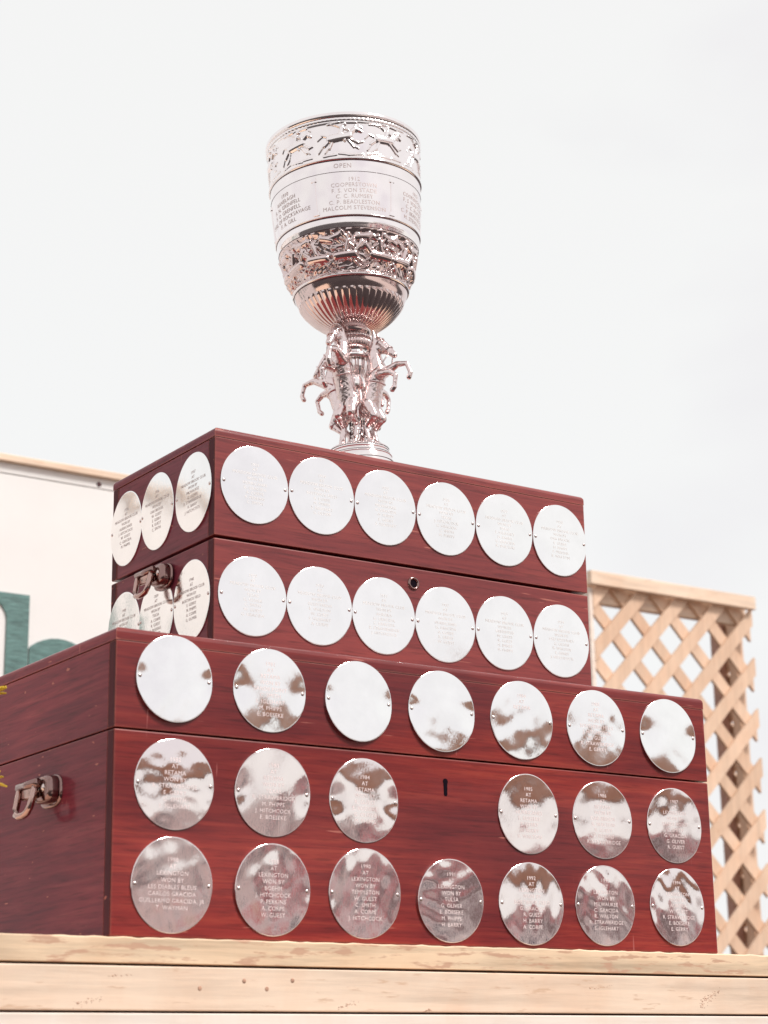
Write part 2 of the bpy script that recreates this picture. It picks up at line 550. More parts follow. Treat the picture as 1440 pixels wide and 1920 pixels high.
def chest(root, x0, y0, z0, W, D, H, seam, gap, wx, wy, ttop=0.018, t=0.016):
    x1, y1, z1 = x0 + W, y0 + D, z0 + H
    sb, st = z0 + seam - gap / 2, z0 + seam + gap / 2
    e = 0.0006
    body = box('body', (x0 + t, x1 - t, y0 + t, y1 - t, z0, z0 + 0.012), M[wx], root)
    o = box('front_board', (x0, x1, y0, y0 + t, z0, sb), [M[wx], M['endgrain']], body, bev=0.0016)
    end_slots(o)
    o = box('back_board', (x0, x1, y1 - t, y1, z0, sb), [M[wx], M['endgrain']], body, bev=0.0016)
    end_slots(o)
    box('side_board', (x0 + e, x0 + t, y0 + t + e, y1 - t - e, z0, sb), M[wy], body, bev=0.001)
    box('side_board', (x1 - t, x1 - e, y0 + t + e, y1 - t - e, z0, sb), M[wy], body, bev=0.001)
    # the lid is shut over a rebate that closes the seam from inside
    box('rebate', (x0 + t + e, x1 - t - e, y0 + t + e, y1 - t - e, sb - 0.03, st + 0.02), M['endgrain'], body)
    lz = z1 - ttop
    bm = bmesh.new()
    add_box(bm, x0, x1, y0, y1, lz + 0.0004, z1)
    es = [e_ for e_ in bm.edges if all(v.co.z > lz + 0.004 for v in e_.verts)]
    bmesh.ops.bevel(bm, geom=es, offset=0.0055, segments=4, profile=0.5, affect='EDGES')
    lid = from_bm('lid', bm, [M[wx], M[wy]], root)
    for p in lid.data.polygons:
        if abs(p.normal.x) > 0.6:
            p.material_index = 1
    o = box('front_board', (x0 + 0.0002, x1 - 0.0002, y0 + 0.0002, y0 + t, st, lz), [M[wx], M['endgrain']], lid, bev=0.0007)
    end_slots(o)
    o = box('back_board', (x0, x1, y1 - t, y1 - e, st, lz), [M[wx], M['endgrain']], lid, bev=0.0012)
    end_slots(o)
    box('side_board', (x0 + e, x0 + t, y0 + t + e, y1 - t - e, st, lz), M[wy], lid, bev=0.001)
    box('side_board', (x1 - t, x1 - e, y0 + t + e, y1 - t - e, st, lz), M[wy], lid, bev=0.001)

PT = 0.0015
def plaque(root, plane, c, u0, v0, ru, rv, lines, tilt=(0, 0), wave=1.0, fine=1.0, dimple=0.0, dome=0.0, seed=0, size=0.0060, screws=True, label=None, ink='engrave_pale', metal='plaque'):
    """round silver plate on a face; plane 'f' = front (normal -y at c), 's' = left side (normal -x at c)"""
    rnd = random.Random(seed)
    wv = [(rnd.uniform(0, 6.28), rnd.uniform(0, 6.28), rnd.uniform(60, 150), rnd.uniform(0.5, 1.0)) for _ in range(6)]
    wv += [(rnd.uniform(0, 6.28), rnd.uniform(0, 6.28), rnd.uniform(200, 420), fine * rnd.uniform(0.06, 0.16)) for _ in range(5)]
    sx = ru * 0.91
    lift = max(0.0, (abs(tilt[0]) + abs(tilt[1])) * 0.046 + dimple * 0.5 - 0.0009)
    def hgt(u, v):
        h = 0.0
        for a, ph, k, am in wv:
            h += am * 0.00011 * wave * math.sin(k * (u * math.cos(a) + v * math.sin(a)) + ph) * min(1.0, 110.0 / k)
        h += tilt[0] * u + tilt[1] * v
        q = (u / ru) ** 2 + (v / rv) ** 2
        h += dome * (1 - q)
        for s in (-1, 1):
            d2 = (u - s * sx) ** 2 + v * v
            h -= dimple * math.exp(-d2 / (2 * 0.0105 ** 2))
        return h
    def put(u, v, off):
        d = PT + lift + hgt(u, v) + off
        if plane == 'f':
            return Vector((u0 + u, c - d, v0 + v))
        return Vector((c - d, u0 - u, v0 + v))
    ns = 72
    qs = [k / 15 for k in range(1, 14)] + [0.91, 0.95, 0.975, 0.985, 0.9935, 1.0]
    nr = len(qs)
    V, F = [put(0, 0, 0)], []
    for i, q in enumerate(qs):
        off = {nr - 1: -0.00022, nr - 2: -0.00004}.get(i, 0.0)
        for k in range(ns):
            a = 2 * math.pi * k / ns
            V.append(put(ru * q * math.cos(a), rv * q * math.sin(a), off))
    for off in (-0.00022, None):      # the edge, down to the wood
        for k in range(ns):
            a = 2 * math.pi * k / ns
            p = put(ru * math.cos(a), rv * math.sin(a), off or 0)
            if off is None:
                p = Vector((p.x, c + 0.0004, p.z)) if plane == 'f' else Vector((c + 0.0004, p.y, p.z))
            V.append(p)
    for k in range(ns):
        F.append((0, 1 + k, 1 + (k + 1) % ns))
    for i in list(range(nr - 1)) + [nr]:
        a, b = 1 + i * ns, 1 + (i + 1) * ns
        for k in range(ns):
            F.append((a + k, b + k, b + (k + 1) % ns, a + (k + 1) % ns))
    o = from_py('plaque', V, F, M[metal], root)
    if label:
        o['label'] = label
    if screws:
        for s in (-1, 1):
            cu_ = s * sx
            p = put(cu_, 0, 0.0)
            bm = bmesh.new()
            bmesh.ops.create_uvsphere(bm, u_segments=12, v_segments=8, radius=0.0021)
            for v in bm.verts:
                q = v.co
                v.co = p + (Vector((q.x, q.y * 0.5, q.z)) if plane == 'f' else Vector((q.x * 0.5, q.y, q.z)))
            from_bm('screw', bm, M['screw'], o, True)
    if lines:
        want_text('\n'.join(lines), size, lambda u, v: put(u, v + 0.001, 0.00016), M[ink], o)
    return o

low = thing('wooden_chest', 'large dark red mahogany chest on the stand with three rows of silver plaques', 'chest', (0.4, 0.18, 0.0))
LW, LD, LH, LS = 0.80, 0.36, 0.3066, 0.2034
chest(low, 0, 0, 0, LW, LD, LH, LS, 0.0016, 'wood_low_x', 'wood_low_y', ttop=0.014, t=0.015)
upc = thing('wooden_chest', 'smaller brownish mahogany chest stacked on the larger chest, carrying the silver cup', 'chest', (0.424, 0.2055, LH))
UA, UB, UW, UD, UH, US = 0.1567, 0.0801, 0.5353, 0.2509, 0.2631, 0.1354
chest(upc, UA, UB, LH, UW, UD, UH, US, 0.0034, 'wood_up_x', 'wood_up_y', ttop=0.012, t=0.014)

NM = ['J. HITCHCOCK', 'W. GUEST', 'R. STRAWBRIDGE', 'E. GERRY', 'C. SMITH', 'S. IGLEHART', 'R. GUEST', 'E. BOESEKE', 'G. OLIVER', 'M. PHIPPS', 'P. PERKINS', 'H. BARRY', 'A. CORPE', 'G. GRACIDA', 'C. GRACIDA', 'R. WALTON']
TM = ['GREENTREE', 'AURORA', 'TEMPLETON', 'SANDS POINT', 'HURRICANES', 'OLD WESTBURY', 'BOSTWICK FIELD', 'GULFSTREAM', 'OAK BROOK', 'MILWAUKEE', 'TEXAS', 'BOEHM', 'WILLOW BEND', 'TULSA']
rt = random.Random(3)
def card(year, place, team=None, n=4):
    return [year, 'AT', place, 'WON BY', team or rt.choice(TM)] + rt.sample(NM, n)

LOWP = [[(0.0664, 0.2582, 0.0439, 0.0451), (0.1797, 0.2571, 0.0441, 0.0444), (0.2911, 0.2558, 0.0432, 0.0442), (0.4017, 0.2549, 0.0446, 0.0457), (0.5148, 0.2548, 0.0444, 0.0454), (0.6256, 0.2552, 0.044, 0.045), (0.7381, 0.255, 0.0441, 0.0449)],
        [(0.0678, 0.1511, 0.0448, 0.046), (0.1826, 0.1501, 0.0451, 0.0457), (0.2971, 0.1494, 0.0441, 0.0451), None, (0.5199, 0.1485, 0.0432, 0.0452), (0.6288, 0.1479, 0.0443, 0.0449), (0.7402, 0.1477, 0.0428, 0.0445)],
        [(0.0664, 0.0513, 0.0455, 0.0472), (0.1826, 0.051, 0.0451, 0.0467), (0.2962, 0.0515, 0.0453, 0.047), (0.4076, 0.0479, 0.0443, 0.0447), (0.5191, 0.0486, 0.0452, 0.0456), (0.6268, 0.0502, 0.0438, 0.0453), (0.738, 0.0524, 0.0424, 0.045)]]
LOWT = [[None, card('1981', 'RETAMA'), None, None, ['1984', 'AT', 'RETAMA', '', '', '', '', '', ''], ['1985', 'AT', 'RETAMA', 'WON BY', 'SOUTHERN HILLS'] + NM[:4], None],
        [['1982', 'AT', 'RETAMA', 'WON BY'] + NM[2:6], card('1983', 'RETAMA'), ['1984', 'AT', 'RETAMA', 'WON BY'] + NM[6:10], None, card('1985', 'RETAMA'), card('1986', 'RETAMA'), card('1987', 'LEXINGTON')],
        [['1988', 'AT', 'LEXINGTON', 'WON BY', 'LES DIABLES BLEUS', 'CARLOS GRACIDA', 'GUILLERMO GRACIDA, JR', 'T. WAYMAN'], card('1988', 'LEXINGTON'), card('1990', 'LEXINGTON'), card('1991', 'LEXINGTON'), card('1992', 'LEXINGTON'), card('1993', 'LEXINGTON'), card('1994', 'LEXINGTON')]]
# how far each plate leans forward (+) or back (-), and how far it bulges
TILT = [[-0.022, 0.006, -0.026, -0.022, -0.008, -0.012, -0.024], [0.006, 0.030, 0.010, 0, 0.002, 0.006, 0.014], [0.026, 0.028, 0.024, 0.028, -0.010, 0.016, -0.016]]
DOME = [[0.0004, 0.0003, 0.0002, 0.0005, 0.0006, 0.0003, 0.0003], [0.0009, 0.0003, 0.0007, 0, 0.0004, 0.0006, 0.0009], [0.0003, 0.0002, 0.0003, 0.0002, 0.0012, 0.0006, 0.0012]]
for j, row in enumerate(LOWP):
    for i, q in enumerate(row):
        if q is None:
            continue
        sd_ = 100 + j * 10 + i
        rr = random.Random(sd_)
        tv = TILT[j][i]
        plaque(low, 'f', 0.0, *q, LOWT[j][i], tilt=(rr.uniform(-0.016, 0.016), tv),
               wave=[0.55, 0.5, 0.55][j] * rr.uniform(0.7, 1.3), fine=[5, 6.5, 15][j] * rr.uniform(0.7, 1.4), dimple=rr.choice([0.0002, 0.0006, 0.0009]) if j < 2 else 0.0002,
               dome=DOME[j][i], seed=sd_, metal='plaque' if j == 0 else 'plaque_reflect_tint')

UPP = [[(0.2078, 0.5081, 0.0439, 0.0453), (0.2971, 0.5091, 0.0445, 0.0459), (0.3858, 0.5084, 0.0432, 0.0456), (0.4741, 0.5077, 0.0435, 0.0451), (0.562, 0.5064, 0.0438, 0.0453), (0.6492, 0.5055, 0.0427, 0.0458)],
       [(0.2054, 0.3788, 0.0437, 0.0452), (0.2932, 0.3785, 0.0437, 0.0455), (0.3811, 0.3774, 0.0438, 0.0455), (0.469, 0.3771, 0.0437, 0.0455), (0.557, 0.377, 0.0438, 0.0454), (0.645, 0.3769, 0.0436, 0.0456)]]
for j, row in enumerate(UPP):
    for i, q in enumerate(row):
        rr = random.Random(300 + j * 10 + i)
        yr = str(1923 + i + j * 6)
        plaque(upc, 'f', UB, *q, card(yr, 'MEADOW BROOK CLUB'), tilt=(rr.uniform(-0.008, 0.008), rr.uniform(-0.004, 0.008)),
               wave=0.30 if j == 0 else 0.42, dome=rr.uniform(0.0, 0.0004), seed=300 + j * 10 + i, size=0.0050, ink='engrave_faint')
UPL = [[(0.2925, 0.5013, 0.0400, 0.0458), (0.2142, 0.5034, 0.0402, 0.0462), (0.128, 0.5046, 0.0424, 0.0462)],
       [(0.2935, 0.3770, 0.0410, 0.0455), (0.2125, 0.3775, 0.0408, 0.0455), (0.1290, 0.3790, 0.0415, 0.0460)]]
for j, row in enumerate(UPL):
    for i, q in enumerate(row):
        rr = random.Random(400 + j * 10 + i)
        plaque(upc, 's', UA + 0.0006, *q, card(str(1935 + i + j * 3), 'MEADOW BROOK CLUB'), tilt=(rr.uniform(-0.012, 0.012), rr.uniform(-0.012, 0.012)),
               wave=0.5, dome=rr.uniform(0.0, 0.0006), seed=400 + j * 10 + i, size=0.0050, ink='engrave')

# keyhole in the lower chest: a round hole with a slot below
bm = bmesh.new()
pts = []
for k in range(13):
    a = math.radians(-40 + k * (260 / 12))
    pts.append((0.4052 + 0.0034 * math.cos(a), 0.1772 + 0.0034 * math.sin(a)))
pts += [(0.4052 - 0.0023, 0.1625), (0.4052 - 0.0012, 0.1612), (0.4052 + 0.0012, 0.1612), (0.4052 + 0.0023, 0.1625)]
prism('keyhole', pts, -0.0003, 0.002, M['black'], low)
# round lock ring in the upper chest
ring = []
V, F = [], []
prof = [(0.0042, 0.004), (0.0044, 0.0), (0.0052, -0.0018), (0.0066, -0.0022), (0.0078, -0.0014), (0.0082, 0.0004)]
ns = 40
for (r, y) in prof:
    for k in range(ns):
        a = 2 * math.pi * k / ns
        V.append((0.4246 + r * math.cos(a), UB + y, 0.4218 + r * math.sin(a)))
for i in range(len(prof) - 1):
    for k in range(ns):
        F.append((i * ns + k, i * ns + (k + 1) % ns, (i + 1) * ns + (k + 1) % ns, (i + 1) * ns + k))
lk = from_py('lock_ring', V, F, M['nickel'], upc)
V = [(0.4246 + 0.0043 * math.cos(2 * math.pi * k / ns), UB - 0.0003, 0.4218 + 0.0043 * math.sin(2 * math.pi * k / ns)) for k in range(ns)]
from_py('keyhole', V, [tuple(range(ns))], M['black'], lk, False)

def latch(root, xf, y, z, s=1.0):
    """drop-bail trunk latch on a left side face (outward is -x)"""
    def dome(name, y0, z0, hy, hz, x_in, x_out, mm, par, p=3.0, n=28):
        """flat-bottomed cushion with a rounded edge"""
        V, F = [], []
        rings = [(1.0, 0.0), (1.0, 0.55), (0.94, 0.84), (0.82, 0.96), (0.5, 1.0)]
        for q, h in rings:
            for k in range(n):
                a = 2 * math.pi * k / n
                cu_, su_ = math.cos(a), math.sin(a)
                V.append((x_in + (x_out - x_in) * h, y0 + hy * q * math.copysign(abs(cu_) ** (2 / p), cu_), z0 + hz * q * math.copysign(abs(su_) ** (2 / p), su_)))
        for i in range(len(rings) - 1):
            for k in range(n):
                F.append((i * n + k, i * n + (k + 1) % n, (i + 1) * n + (k + 1) % n, (i + 1) * n + k))
        F.append(tuple(range((len(rings) - 1) * n, len(rings) * n)))
        return from_py(name, V, F, mm, par)
    pl = dome('latch', y - 0.003 * s, z + 0.001 * s, 0.024 * s, 0.016 * s, xf, xf - 0.003 * s, M['nickel'], root)
    dome('hinge_block', y - 0.006 * s, z + 0.002 * s, 0.018 * s, 0.0135 * s, xf - 0.003 * s, xf - 0.014 * s, M['nickel'], pl, 3.5)
    for dy in (-0.012, 0.000):
        bm = bmesh.new()
        bmesh.ops.create_uvsphere(bm, u_segments=12, v_segments=8, radius=0.0040 * s)
        for v in bm.verts:
            v.co = Vector((xf - 0.0132 * s + v.co.x * 0.7, y + dy * s + v.co.y, z + 0.003 * s + v.co.z))
        from_bm('rivet', bm, M['screw'], pl, True)
    # lug at the far end
    bm = bmesh.new()
    add_box(bm, xf - 0.019 * s, xf - 0.0135 * s, y - 0.002 * s, y + 0.028 * s, z - 0.006 * s, z + 0.011 * s, bev=0.0026 * s, seg=4)
    from_bm('lug', bm, M['nickel_pale'], pl, True)
    # U-shaped bail hanging out and down
    bm = bmesh.new()
    pts = []
    for (u, w) in ((0.031, 0.008), (0.031, -0.004), (0.030, -0.014), (0.026, -0.020), (0.019, -0.022), (0.008, -0.022), (0.001, -0.020), (-0.003, -0.014), (-0.004, -0.004), (-0.004, 0.008)):
        pts.append((xf - (0.0175 + (0.008 - w) * 0.22) * s, y + u * s, z + w * s))
    tube(bm, pts, 0.0036 * s, 10)
    from_bm('bail', bm, M['nickel_pale'], pl, True)
    bm = bmesh.new()
    tube(bm, [(xf - 0.0175 * s, y - 0.008 * s, z + 0.008 * s), (xf - 0.0175 * s, y + 0.035 * s, z + 0.008 * s)], 0.0046 * s, 12)
    from_bm('pivot_pin', bm, M['nickel'], pl, True)
latch(low, 0.0006, 0.145, 0.156, 1.08)
latch(upc, UA + 0.0006 - 0.0024, 0.1955, 0.4180, 0.92)

# ------------------------------------------------------------------ silver cup
CB = Vector((0.437, 0.2055, LH + UH - 0.0004))
cup = thing('silver_cup', 'tall embossed silver trophy cup on rearing horse stem atop the upper chest', 'trophy', CB, local=True)
VD = Vector((0.5532, 0.8330, 0))
cup.rotation_mode = 'QUATERNION'
from mathutils import Quaternion
cup.rotation_quaternion = Quaternion(VD, math.radians(-2.2))
A0 = math.atan2(-0.833, -0.5532)         # angle that faces the camera
MC = M['cup']

# relief motifs: (x0, y0, x1, y1, radius, height) in band heights
HORSE = [(-0.28, .46, .20, .50, .105, 1.0), (.20, .52, .40, .74, .065, .95), (.38, .75, .53, .63, .045, 1.0), (.37, .80, .40, .86, .02, .9),
         (.20, .44, .44, .30, .032, .8), (.44, .30, .58, .34, .022, .75), (.14, .42, .34, .20, .03, .7), (.34, .20, .46, .14, .02, .65),
         (-.28, .44, -.48, .28, .04, .8), (-.48, .28, -.62, .12, .024, .7), (-.22, .40, -.32, .20, .035, .75), (-.32, .20, -.46, .08, .022, .7),
         (-.36, .52, -.52, .56, .03, .7), (-.52, .56, -.64, .44, .022, .6),
         (-.02, .58, .06, .80, .06, 1.15), (.08, .88, .10, .90, .045, 1.2), (.04, .76, .18, .68, .025, 1.1), (-.02, .78, -.16, .88, .022, 1.0), (-.16, .88, -.34, .96, .010, .8),
         (-.02, .56, .10, .36, .03, 1.1)]
SCROLL = [(-.5, .86, -.2, .92, .06, 1.0), (-.2, .92, .05, .80, .05, .9), (.05, .80, .0, .62, .035, .9), (.2, .9, .5, .84, .06, 1.0), (.2, .9, .12, .72, .04, .8), (-.45, .7, -.2, .66, .045, .8)]
def relief(U, Vv, n, motif, seed, jit=0.05, mirror=False):
    H = np.zeros_like(U)
    rnd = np.random.RandomState(seed)
    per = U.max() - U.min()
    tile = per / n
    for k in range(n):
        cx = U.min() + (k + 0.5) * tile + rnd.uniform(-jit, jit)
        s = 0.9 + rnd.uniform(-0.08, 0.08)
        for (x0, y0, x1, y1, r, h) in motif:
            j = rnd.uniform(-jit, jit, 4)
            fx = -1 if (mirror and k % 2) else 1
            ax, ay, bx, by = cx + fx * (x0 + j[0] * .5) * s, 0.06 + y0 * .9 + j[1] * .4, cx + fx * (x1 + j[2] * .5) * s, 0.06 + y1 * .9 + j[3] * .4
            dx, dy = bx - ax, by - ay
            l2 = dx * dx + dy * dy + 1e-9
            du = (U - ax + per / 2) % per - per / 2
            t = np.clip((du * dx + (Vv - ay) * dy) / l2, 0, 1)
            d = np.sqrt((du - t * dx) ** 2 + (Vv - ay - t * dy) ** 2)
            H = np.maximum(H, h * (0.55 + 4.5 * r) * np.sqrt(np.clip(1 - (d / r) ** 2, 0, 1)))
    return H

TURF = [(-.6, .02, -.2, .05, .03, .6), (-.2, .05, .2, .02, .03, .6), (.2, .02, .6, .05, .03, .6), (-.45, .95, -.1, .97, .025, .7), (.1, .97, .45, .95, .025, .7), (.45, .62, .52, .86, .03, .6), (.52, .86, .62, .80, .02, .6)]
def relief_band(name, prof, nseg, n, motif, amp, seed, mirror=False, extra=None, inset=0.0, rough=0.0, metal='cup'):
    prof = np.array(prof)
    nr = len(prof)
    hgt = prof[0, 1] - prof[-1, 1]
    rm = prof[:, 0].mean()
    th = np.linspace(0, 2 * np.pi, nseg, endpoint=False)
    U, Vv = np.meshgrid(th * rm / hgt, np.linspace(1, 0, nr))
    H = relief(U, Vv, n, motif, seed, mirror=mirror)
    if extra:
        H = np.maximum(H, 0.9 * relief(U, Vv, n, extra, seed + 5, 0.08))
    edge = np.clip(np.minimum(Vv, 1 - Vv) / 0.03, 0, 1)
    wide = np.clip(np.minimum(Vv, 1 - Vv) / 0.12, 0, 1)
    R = prof[:, 0][:, None] + (H * edge) * amp - inset * wide * wide * (3 - 2 * wide)
    if rough:      # leafy ground between the figures
        k1 = np.sin(U * 2 * np.pi / (U.max() + 1e-9) * 9 * 5 + 6 * np.sin(Vv * 7 + U * 1.3)) * np.sin(Vv * 19 + 3 * np.sin(U * 4.1))
        k2 = np.sin(U * 17.3 + Vv * 13) * np.sin(U * 9.1 - Vv * 21 + 1.7)
        R = R + rough * edge * np.clip(0.6 * k1 + 0.4 * k2, 0, 1) ** 0.6 * (H < 0.5)
    # slight outward lean of the normal for the raised parts is ignored: the band is displaced radially
    X, Y, Z = R * np.cos(th), R * np.sin(th), np.repeat(prof[:, 1][:, None], nseg, 1)
    V = np.stack([X, Y, Z], -1).reshape(-1, 3)
    F = []
    for i in range(nr - 1):
        a, b = i * nseg, (i + 1) * nseg
        for k in range(nseg):
            k2 = (k + 1) % nseg
            F.append((a + k, b + k, b + k2, a + k2))
    return from_py(name, V.tolist(), F, M[metal], cup)

def dense(pts, n):
    P = np.array(pts)
    s = np.linspace(0, 1, n)
    q = np.linspace(0, 1, len(P))
    return [(float(np.interp(t, q, P[:, 0])), float(np.interp(t, q, P[:, 1]))) for t in s]

# rim and the hollow inside
lathe('rim', smooth_prof([(0.0965, 0.4695), (0.0985, 0.4722), (0.1016, 0.4718), (0.1024, 0.4690), (0.1016, 0.4662), (0.1004, 0.4650)], 4), MC, cup, 160)
lathe('inner_bowl', smooth_prof([(0.0968, 0.4700), (0.0955, 0.43), (0.092, 0.36), (0.084, 0.31), (0.066, 0.26), (0.035, 0.228), (0.001, 0.220)], 6), MC, cup, 96)
# tiny egg-and-dart row beneath the rim
def egg(th, i, r, z):
    return r + 0.0007 * abs(math.cos(th * 56)) * (1 if 0 < i < 6 else 0), z
lathe('rim_moulding', dense([(0.1006, 0.4648), (0.1012, 0.4625), (0.1006, 0.4600)], 7), MC, cup, 448, egg)
relief_band('horse_frieze', dense(smooth_prof([(0.1004, 0.4600), (0.0998, 0.4385), (0.0984, 0.4100)], 6), 80), 1000, 10, HORSE, 0.0031, 11, extra=TURF, inset=0.0010)
def band(name, z, r, h, out, mtl=MC, seg=160):
    return lathe(name, [(r, z + h), (r + out * .8, z + h * .6), (r + out, z), (r + out * .8, z - h * .6), (r, z - h)], mtl, cup, seg)
band('band_ring', 0.4085, 0.0980, 0.0016, 0.0022)
band('groove_line', 0.4062, 0.0980, 0.0007, 0.0006, M['dark_line'])
lathe('lettered_band', dense([(0.0982, 0.4058), (0.0980, 0.3985), (0.0975, 0.3912)], 8), MC, cup, 160)
band('groove_line', 0.3908, 0.0974, 0.0003, 0.0005, M['dark_line'])
NB = smooth_prof([(0.0975, 0.3904), (0.0962, 0.3640), (0.0931, 0.3345)], 12)
lathe('name_band', NB, MC, cup, 160)
band('band_ring', 0.3338, 0.0928, 0.0012, 0.0016)
band('groove_line', 0.3318, 0.0926, 0.0008, 0.0008, M['dark_line'])
lathe('plain_band', smooth_prof([(0.0928, 0.3312), (0.0924, 0.3250), (0.0905, 0.3185)], 5), MC, cup, 160)
band('groove_line', 0.3180, 0.0902, 0.0003, 0.0006, M['dark_line'])
relief_band('relief_band', dense(smooth_prof([(0.0902, 0.3178), (0.0850, 0.2950), (0.0795, 0.2765), (0.0742, 0.2640)], 6), 96), 1000, 13, HORSE, 0.0062, 23, True, SCROLL, rough=0.0014, inset=0.0034, metal='cup_reflect_dark')
band('band_ring', 0.2625, 0.0735, 0.0016, 0.0020)
band('groove_line', 0.2603, 0.0728, 0.0007, 0.0010, M['dark_line'])
lathe('plain_band', smooth_prof([(0.0730, 0.2598), (0.0708, 0.2545), (0.0678, 0.2490)], 5), M['cup_reflect_dark'], cup, 160)
FP = smooth_prof([(0.0680, 0.2489), (0.0655, 0.2440), (0.0600, 0.2365), (0.0500, 0.2265), (0.0370, 0.2175), (0.0215, 0.2120)], 8)
NFL = 44
def flute(th, i, r, z):
    f = i / (len(FP) - 1)
    a = math.sin(math.pi * min(1, f * 5 + 0.02) / 2) * (1 - 0.35 * f)
    return r + 0.0016 * a * (abs(math.cos(th * NFL / 2)) ** 0.7 - 0.35), z
lathe('fluted_bowl', FP, M['cup_reflect_dark'], cup, NFL * 14, flute)
def gad(n, amp):
    return lambda th, i, r, z: (r + amp * (abs(math.cos(th * n / 2)) - 0.5), z)
lathe('collar', dense(smooth_prof([(0.0236, 0.2140), (0.0222, 0.2095), (0.0196, 0.2065)], 4), 9), M['cup_reflect_dark'], cup, 96)
lathe('bead_row', dense(smooth_prof([(0.0196, 0.2065), (0.0222, 0.2040), (0.0226, 0.2015), (0.0205, 0.1995)], 4), 12), M['cup_reflect_dark'], cup, 36 * 10, gad(36, 0.0016))
lathe('gadroon_ring', dense(smooth_prof([(0.0208, 0.1995), (0.0225, 0.1960), (0.0210, 0.1900), (0.0170, 0.1870)], 4), 14), M['cup_reflect_dark'], cup, 36 * 10, gad(36, 0.0014))
lathe('neck', smooth_prof([(0.0172, 0.1870), (0.0150, 0.1835), (0.0168, 0.1800), (0.0208, 0.1785), (0.0212, 0.1755), (0.0195, 0.1735), (0.0150, 0.1730)], 4), MC, cup, 96)
lathe('column', smooth_prof([(0.0148, 0.1730), (0.0152, 0.1680), (0.0138, 0.1600), (0.0104, 0.1520), (0.0100, 0.1500)], 5), MC, cup, 160,
      lambda th, i, r, z: (r + 0.0007 * math.cos(th * 16), z))
lathe('column_ring', smooth_prof([(0.0098, 0.1500), (0.0118, 0.1475), (0.0124, 0.1420), (0.0114, 0.1365), (0.0085, 0.1340)], 4), MC, cup, 80)
lathe('shaft', smooth_prof([(0.0080, 0.1342), (0.0068, 0.1310), (0.0074, 0.1150), (0.0085, 0.0980), (0.0098, 0.0960)], 4), MC, cup, 64)
lathe('pedestal', [(0.0085, 0.0965), (0.0104, 0.0955), (0.0104, 0.0935), (0.0096, 0.0928), (0.0102, 0.0590), (0.0130, 0.0580), (0.0136, 0.0545)], MC, cup, 64)
lathe('base', smooth_prof([(0.0130, 0.0552), (0.0260, 0.0546), (0.0360, 0.0522), (0.0378, 0.0500), (0.0370, 0.0482), (0.0384, 0.0465), (0.0410, 0.0390), (0.0430, 0.0280)], 5), MC, cup, 128)
lathe('bead_row', smooth_prof([(0.0322, 0.0538), (0.0354, 0.0548), (0.0376, 0.0522)], 4), MC, cup, 64 * 8, gad(64, 0.0012))
lathe('plinth', [(0.0001, 0.0290), (0.0430, 0.0285), (0.0455, 0.0270), (0.0465, 0.0240), (0.0465, 0.0030), (0.0455, 0.0), (0.0001, 0.0)], MC, cup, 128)

band('groove_line', 0.0448, 0.0390, 0.0003, 0.0006, M['dark_line'])
band('bead_ring', 0.0425, 0.0398, 0.0010, 0.0014)
band('groove_line', 0.0340, 0.0420, 0.0003, 0.0008, M['dark_line'])
# little pilasters between the name panels, and greek-key blocks on the pedestal
def cyl_put(z0, phi0, prof, eps):
    pr = np.array(sorted([(z, r) for r, z in prof]))
    def f(u, v):
        z = z0 + v
        r = float(np.interp(z, pr[:, 0], pr[:, 1])) + eps
        a = A0 + phi0 + u / r
        return Vector((r * math.cos(a), r * math.sin(a), z))
    return f
for k in range(6):
    ph = math.radians(-24.5 + 61 * k) if k < 2 else math.radians(36.5 + (k - 1) * 59.8)
    put = cyl_put(0.3625, ph, NB, 0.0)
    bm = bmesh.new()
    for (hw, v0, v1, e) in ((0.0016, -0.021, 0.019, 0.0014), (0.0030, 0.019, 0.0235, 0.0018), (0.0034, -0.0255, -0.021, 0.0018)):
        p2 = cyl_put(0.3625, ph, NB, e)
        a = [bm.verts.new(put(u, v)) for u, v in ((-hw * 1.3, v0), (hw * 1.3, v0), (hw * 1.3, v1), (-hw * 1.3, v1))]
        b = [bm.verts.new(p2(u, v)) for u, v in ((-hw, v0), (hw, v0), (hw, v1), (-hw, v1))]
        bm.faces.new(b)
        for i in range(4):
            bm.faces.new((a[i], a[(i + 1) % 4], b[(i + 1) % 4], b[i]))
    from_bm('pilaster', bm, MC, cup)
PN = {6: ['1912', 'COOPERSTOWN', 'F. S. VON STADE', 'C. C. RUMSEY', 'C. P. BEADLESTON', 'MALCOLM STEVENSON'],
      -54: ['1910', 'RANELAGH', 'R. N. GRENFELL', 'F. O. GRENFELL', 'EARL OF ROCKSAVAGE', 'F. A. GILL'],
      66: ['1913', 'COOPERSTOWN', 'F. S. VON STADE', 'C. C. RUMSEY', 'C. P. BEADLESTON', 'M. STEVENSON']}
for ph, ls in PN.items():
    want_text('\n'.join(ls), 0.0074, cyl_put(0.3615, math.radians(ph), NB, 0.0003), M['engrave_cup'], cup, spacing=1.02)
want_text('OPEN', 0.0085, cyl_put(0.3985, math.radians(-2), [(0.0982, 0.4058), (0.0980, 0.3985), (0.0975, 0.3912)], 0.0003), M['engrave'], cup)
for zc in (0.086, 0.074):
    for k in range(6):
        a = A0 + math.radians(60 * k + 8)
        bm = bmesh.new()
        rr = 0.0103
        path = [(-.0042, -.0045), (.0042, -.0045), (.0042, .0042), (-.0025, .0042), (-.0025, -.0012), (.0012, -.0012), (.0012, .0014)]
        tube(bm, [(rr * math.cos(a + u / rr), rr * math.sin(a + u / rr), zc + v) for u, v in path], 0.0006, 5)
        from_bm('greek_key', bm, M['dark_line'], cup, True)

